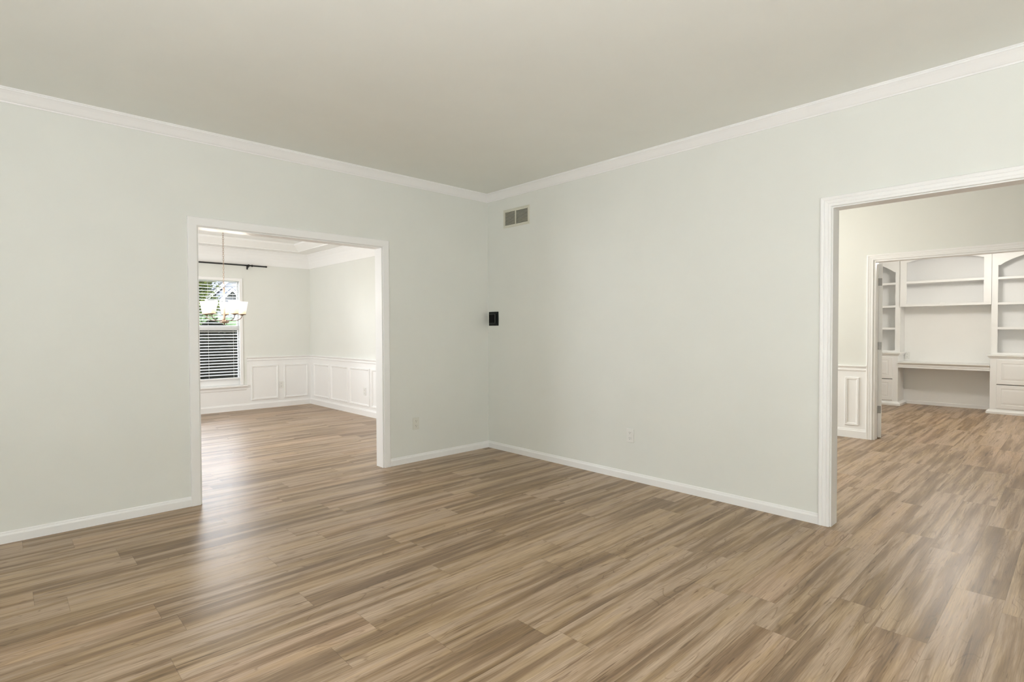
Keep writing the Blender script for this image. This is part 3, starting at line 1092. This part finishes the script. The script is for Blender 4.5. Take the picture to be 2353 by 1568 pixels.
def bookcase(y0, y1, label):
    t = thing('bookcase', (UX, (y0 + y1) / 2, 0.8755), label, 'bookcase', 'arched bookcases beside the study desk')
    z0, z1 = 0.8755, 2.52
    so = 0.072
    bm = bmesh.new()
    arch_face(bm, UX, UX + 0.02, y0, y1, z0, z1, so, so, 2.212, 0.150, 0.028)
    obj('face_frame', bm, M_cab, t)
    bm = bmesh.new()
    ring(bm, y0, y1, z0, z1, 0.018, 0.0, SX - UX - 0.021)
    bmesh.ops.transform(bm, matrix=Matrix(((0, 1, 0, UX + 0.02), (1, 0, 0, 0), (0, 0, 1, 0), (0, 0, 0, 1))), verts=bm.verts[:])
    obj('carcass', bm, M_cab, t)
    obj('back_panel', boxbm(SX - 0.008, SX - 0.001, y0 + 0.017, y1 - 0.017, z0 + 0.017, z1 - 0.017), M_cab, t)
    for (a, b) in ((1.251, 1.286), (1.621, 1.656), (2.002, 2.035)):
        obj('shelf', boxbm(UX + 0.004, SX - 0.008, y0 + 0.018, y1 - 0.018, a, b), M_cab, t, bevel=0.002)
    return t


bookcase(-2.327, -1.40, 'white arched bookcase left of the desk, seen past the open study door')
bookcase(-4.56, -3.463, 'white arched bookcase right of the desk, at the right edge of the photo')

t = thing('wall_cabinet', (UX, -2.892, 1.63), 'white open wall cabinet with one shelf above the study desk', 'cabinet')
y0, y1 = -3.4628, -2.3272
MX = 6.985
bm = bmesh.new()
arch_face(bm, MX, MX + 0.02, y0, y1, 1.629, 2.52, 0.088, 0.088, 2.350, 0.055, 0.036)
obj('face_frame', bm, M_cab, t)
bm = bmesh.new()
ring(bm, y0 + 0.004, y1 - 0.004, 1.6295, 2.52, 0.018, 0.0, SX - MX - 0.021)
bmesh.ops.transform(bm, matrix=Matrix(((0, 1, 0, MX + 0.02), (1, 0, 0, 0), (0, 0, 1, 0), (0, 0, 0, 1))), verts=bm.verts[:])
obj('carcass', bm, M_cab, t)
obj('back_panel', boxbm(SX - 0.008, SX - 0.001, y0 + 0.02, y1 - 0.02, 1.646, 2.503), M_cab, t)
obj('shelf', boxbm(MX + 0.004, SX - 0.008, y0 + 0.022, y1 - 0.022, 2.003, 2.040), M_cab, t, bevel=0.002)
bm = bmesh.new()
V = []
for i in range(24):
    a = 2 * math.pi * i / 24
    V.append((-2.885 + 0.036 * math.cos(a), 1.655 + 0.030 * math.sin(a)))
f0 = [bm.verts.new((MX - 0.006, a, b)) for a, b in V]
f1 = [bm.verts.new((MX + 0.002, a, b)) for a, b in V]
bm.faces.new(f0)
bm.faces.new(f1[::-1])
for i in range(24):
    j = (i + 1) % 24
    bm.faces.new((f0[i], f0[j], f1[j], f1[i]))
obj('oval_rosette', bm, M_cab, t, bevel=0.003)
outlet((SX, -2.367, 0.815), '-x', 'white outlet on the study wall just above the left end of the desk', M_plate)

# ------------------------------------------------------------------ guessed living-room windows, unseen behind the camera, added for their light
wn_ = 2
M_roller = paint('roller_shade', (0.85, 0.85, 0.84), 0.8, 0.01)
for (ax, pos, c_) in ((0, X0, -3.9), (1, Y0, -4.2)):
    r_ = bpy.data.objects.new('window_%d' % wn_, None)
    COL.objects.link(r_)
    r_.location = (pos, c_, 0.6) if ax == 0 else (c_, pos, 0.6)
    struct(r_)
    n = (1, 0, 0) if ax == 0 else (0, 1, 0)
    pts = [(c_ - 0.86, 0.59), (c_ + 0.86, 0.59), (c_ + 0.86, 2.11), (c_ - 0.86, 2.11)]
    P = [((pos, a, z) if ax == 0 else (a, pos, z)) for a, z in pts]
    moulding('window_casing', P, n, cs, M_white, True, side=(-1 if ax == 0 else 1), parent=r_)
    if ax == 0:
        obj('window_shade', boxbm(pos, pos + 0.01, c_ - 0.86, c_ + 0.86, 0.59, 2.11), M_roller, r_)
    else:
        obj('window_shade', boxbm(c_ - 0.86, c_ + 0.86, pos, pos + 0.01, 0.59, 2.11), M_roller, r_)
    wn_ += 1

# ------------------------------------------------------------------ outside the dining window
GZ = -0.45
bm = bmesh.new()
box(bm, -40, 60, 5.2, 90, GZ - 0.2, GZ)
struct(obj('ground', bm, M_grass))


def foliage(name, c, rx, ry, rz, n, size, mat, seed, parent=None, lumps=9, skew=0.0):
    rnd = random.Random(seed)
    bm = bmesh.new()
    L = [(Vector((rnd.uniform(-.6, .6) * rx, rnd.uniform(-.6, .6) * ry, rnd.uniform(-.7, .7) * rz)), rnd.uniform(.35, .6)) for _ in range(lumps)]
    for _ in range(n):
        l, r = L[rnd.randrange(lumps)]
        d = Vector((rnd.gauss(0, 1), rnd.gauss(0, 1), rnd.gauss(0, 1))).normalized()
        p = Vector(c) + l + Vector((d.x * rx * r, d.y * ry * r, d.z * rz * r)) * rnd.uniform(.75, 1.0)
        a = Vector((rnd.gauss(0, 1), rnd.gauss(0, 1), rnd.gauss(0, .6))).normalized()
        b = a.cross(d + Vector((rnd.gauss(0, .4), rnd.gauss(0, .4), rnd.gauss(0, .4)))).normalized()
        s = size * rnd.uniform(.6, 1.3)
        bm.faces.new([bm.verts.new(p - a * s), bm.verts.new(p + b * s * .42), bm.verts.new(p + a * s), bm.verts.new(p - b * s * .42)])
    return obj(name, bm, mat, parent)


def blob(name, c, rx, ry, rz, mat, seed, parent):
    rnd = random.Random(seed)
    bm = bmesh.new()
    bmesh.ops.create_icosphere(bm, subdivisions=4, radius=1.0)
    ph = [rnd.uniform(0, 6) for _ in range(6)]
    for v in bm.verts:
        k = 1 + .10 * math.sin(5 * v.co.x + ph[0]) * math.sin(6 * v.co.y + ph[1]) + .08 * math.sin(9 * v.co.z + ph[2] + 4 * v.co.x)
        v.co = Vector((c[0] + v.co.x * rx * k, c[1] + v.co.y * ry * k, c[2] + v.co.z * rz * k))
    return obj(name, bm, mat, parent, True)


t = thing('tree', (0.2, 14.0, GZ), 'leafy yellow-green tree outside, upper left of the dining window', 'tree')
bm = bmesh.new()
tube(bm, [(0.2, 14.0, GZ), (0.15, 14.05, 1.0), (0.25, 14.0, 2.4)], lambda s: 0.14 - 0.06 * s, 10)
obj('trunk', bm, M_bark, t)
foliage('leaves', (0.22, 14.0, 2.62), 0.98, 1.1, 1.05, 9500, 0.042, M_leaf, 3, t, 16)
blob('inner_foliage', (0.18, 14.25, 2.6), 0.66, 0.6, 0.86, M_leaf, 5, t)
t = thing('shrub', (2.6, 19.5, GZ), 'pale green rounded shrub in front of the neighbouring house, below the tree', 'shrub', 'shrubs outside')
foliage('leaves', (2.6, 19.5, 0.85), 1.5, 0.8, 1.25, 6000, 0.06, M_paleleaf, 8, t, 18)
blob('inner_foliage', (2.6, 19.6, 0.80), 1.25, 0.65, 1.1, M_paleleaf, 9, t)

SH = [(-0.98, 6.55, 0.86, 0.55, 0.90, 'dark green shrub close outside the dining window, seen through the lower blind slats'),
      (-3.05, 6.55, 0.80, 0.55, 0.86, 'dark green shrub outside the left half of the dining window, behind the doorway')]
for i, (x_, y_, rx, ry, rz, lb) in enumerate(SH):
    t = thing('shrub', (x_, y_, GZ), lb, 'shrub', 'shrubs outside')
    blob('inner_foliage', (x_, y_, GZ + rz), rx * .93, ry * .9, rz, M_core, 20 + i, t)
    foliage('leaves', (x_, y_, GZ + rz), rx * 1.0, ry * 1.0, rz * .98, 4200, 0.035, M_darkleaf, 40 + i, t, 18)

# neighbouring house with a big gable and a small front gable
t = thing('house', (5.4, 22.0, GZ), 'grey-white gabled house seen through the dining window', 'house')
HY = 22.0
ax_, az = 5.30, 5.32          # main gable apex (45 degree rakes)
bm = bmesh.new()
lx_, rx_ = ax_ - 3.4, ax_ + 3.4
prof = [(lx_, GZ), (rx_, GZ), (rx_, az - 3.4), (ax_, az), (lx_, az - 3.4)]
f0 = [bm.verts.new((a, HY, b)) for a, b in prof]
f1 = [bm.verts.new((a, HY + 7, b)) for a, b in prof]
bm.faces.new(f0)
bm.faces.new(f1[::-1])
for i in range(5):
    j = (i + 1) % 5
    bm.faces.new((f0[i], f0[j], f1[j], f1[i]))
obj('gable_wall', bm, M_siding, t)
bm = bmesh.new()
n_ = int((az - GZ) / 0.17)
for i in range(1, n_):
    z_ = GZ + 0.17 * i
    hw = 3.4 if z_ < az - 3.4 else (az - z_)
    if hw < 0.15:
        continue
    V = [bm.verts.new(p) for p in ((ax_ - hw, HY - 0.022, z_), (ax_ + hw, HY - 0.022, z_), (ax_ + hw, HY - 0.001, z_ + 0.15), (ax_ - hw, HY - 0.001, z_ + 0.15))]
    V2 = [bm.verts.new(p) for p in ((ax_ - hw, HY - 0.001, z_), (ax_ + hw, HY - 0.001, z_))]
    bm.faces.new(V)
    bm.faces.new((V[0], V2[0], V2[1], V[1]))
obj('lap_siding', bm, M_siding, t)


def gable_roof(cx, cz, hw, y0, y1, name, th=0.10, over=0.22, parent=None):
    bm = bmesh.new()
    for s in (-1, 1):
        e = hw + over
        V = [bm.verts.new(p) for p in ((cx, y0, cz), (cx + s * e, y0, cz - e), (cx + s * e, y0, cz - e + th * 1.41), (cx, y0, cz + th * 1.41),
                                       (cx, y1, cz), (cx + s * e, y1, cz - e), (cx + s * e, y1, cz - e + th * 1.41), (cx, y1, cz + th * 1.41))]
        for f in ((0, 1, 2, 3), (7, 6, 5, 4), (0, 4, 5, 1), (1, 5, 6, 2), (2, 6, 7, 3), (3, 7, 4, 0)):
            bm.faces.new([V[i_] for i_ in f])
    return obj(name, bm, M_shingle, parent)


def rakes(cx, cz, hw, y, wdt, parent, over=0.22):
    for s in (-1, 1):
        bm = bmesh.new()
        e = hw + over
        V = [bm.verts.new(p) for p in ((cx, y - .03, cz + .02), (cx + s * e, y - .03, cz - e + .02), (cx + s * e, y - .03, cz - e - wdt), (cx, y - .03, cz - wdt),
                                       (cx, y, cz + .02), (cx + s * e, y, cz - e + .02), (cx + s * e, y, cz - e - wdt), (cx, y, cz - wdt))]
        for f in ((0, 1, 2, 3), (7, 6, 5, 4), (0, 4, 5, 1), (1, 5, 6, 2), (2, 6, 7, 3), (3, 7, 4, 0)):
            bm.faces.new([V[i_] for i_ in f])
        obj('rake_board', bm, M_fascia, parent)


gable_roof(ax_, az, 3.4, HY - 0.35, HY + 7.2, 'roof', parent=t)
rakes(ax_, az, 3.4, HY - 0.35, 0.16, t)
# small gable in front
gx_, gz_ = 3.37, 3.07
bm = bmesh.new()
prof = [(gx_ - 0.62, GZ), (gx_ + 0.62, GZ), (gx_ + 0.62, gz_ - 0.62), (gx_, gz_), (gx_ - 0.62, gz_ - 0.62)]
f0 = [bm.verts.new((a, HY - 1.2, b)) for a, b in prof]
f1 = [bm.verts.new((a, HY, b)) for a, b in prof]
bm.faces.new(f0)
bm.faces.new(f1[::-1])
for i in range(5):
    j = (i + 1) % 5
    bm.faces.new((f0[i], f0[j], f1[j], f1[i]))
obj('porch_wall', bm, M_siding, t)
gable_roof(gx_, gz_, 0.62, HY - 1.6, HY + 0.2, 'porch_roof', th=0.05, parent=t)
rakes(gx_, gz_, 0.62, HY - 1.6, 0.11, t)
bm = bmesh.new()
vt = [(gx_, gz_ - 0.20), (gx_ - 0.20, gz_ - 0.36), (gx_ + 0.20, gz_ - 0.36)]  # dark triangle set below the small gable's apex
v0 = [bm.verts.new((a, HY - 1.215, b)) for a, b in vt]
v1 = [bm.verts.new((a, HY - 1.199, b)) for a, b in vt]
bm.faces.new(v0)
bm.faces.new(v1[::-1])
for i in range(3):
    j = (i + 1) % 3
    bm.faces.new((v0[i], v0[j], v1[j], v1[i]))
obj('gable_vent', bm, M_gable_dark, t)
# side wing roof behind the big gable, falling to the left
bm = bmesh.new()
V = [bm.verts.new(p) for p in ((-3.0, HY + 1.5, 1.9), (ax_, HY + 1.5, 1.9), (ax_, HY + 6.0, 6.0), (-3.0, HY + 6.0, 6.0),
                               (-3.0, HY + 1.5, 1.75), (ax_, HY + 1.5, 1.75), (ax_, HY + 6.0, 5.85), (-3.0, HY + 6.0, 5.85))]
for f in ((0, 1, 2, 3), (7, 6, 5, 4), (0, 4, 5, 1), (1, 5, 6, 2), (2, 6, 7, 3), (3, 7, 4, 0)):
    bm.faces.new([V[i_] for i_ in f])
obj('wing_roof', bm, M_shingle, t)
obj('wing_wall', boxbm(-2.6, ax_ - 3.4, HY + 1.9, HY + 6, GZ, 1.95), M_siding, t)
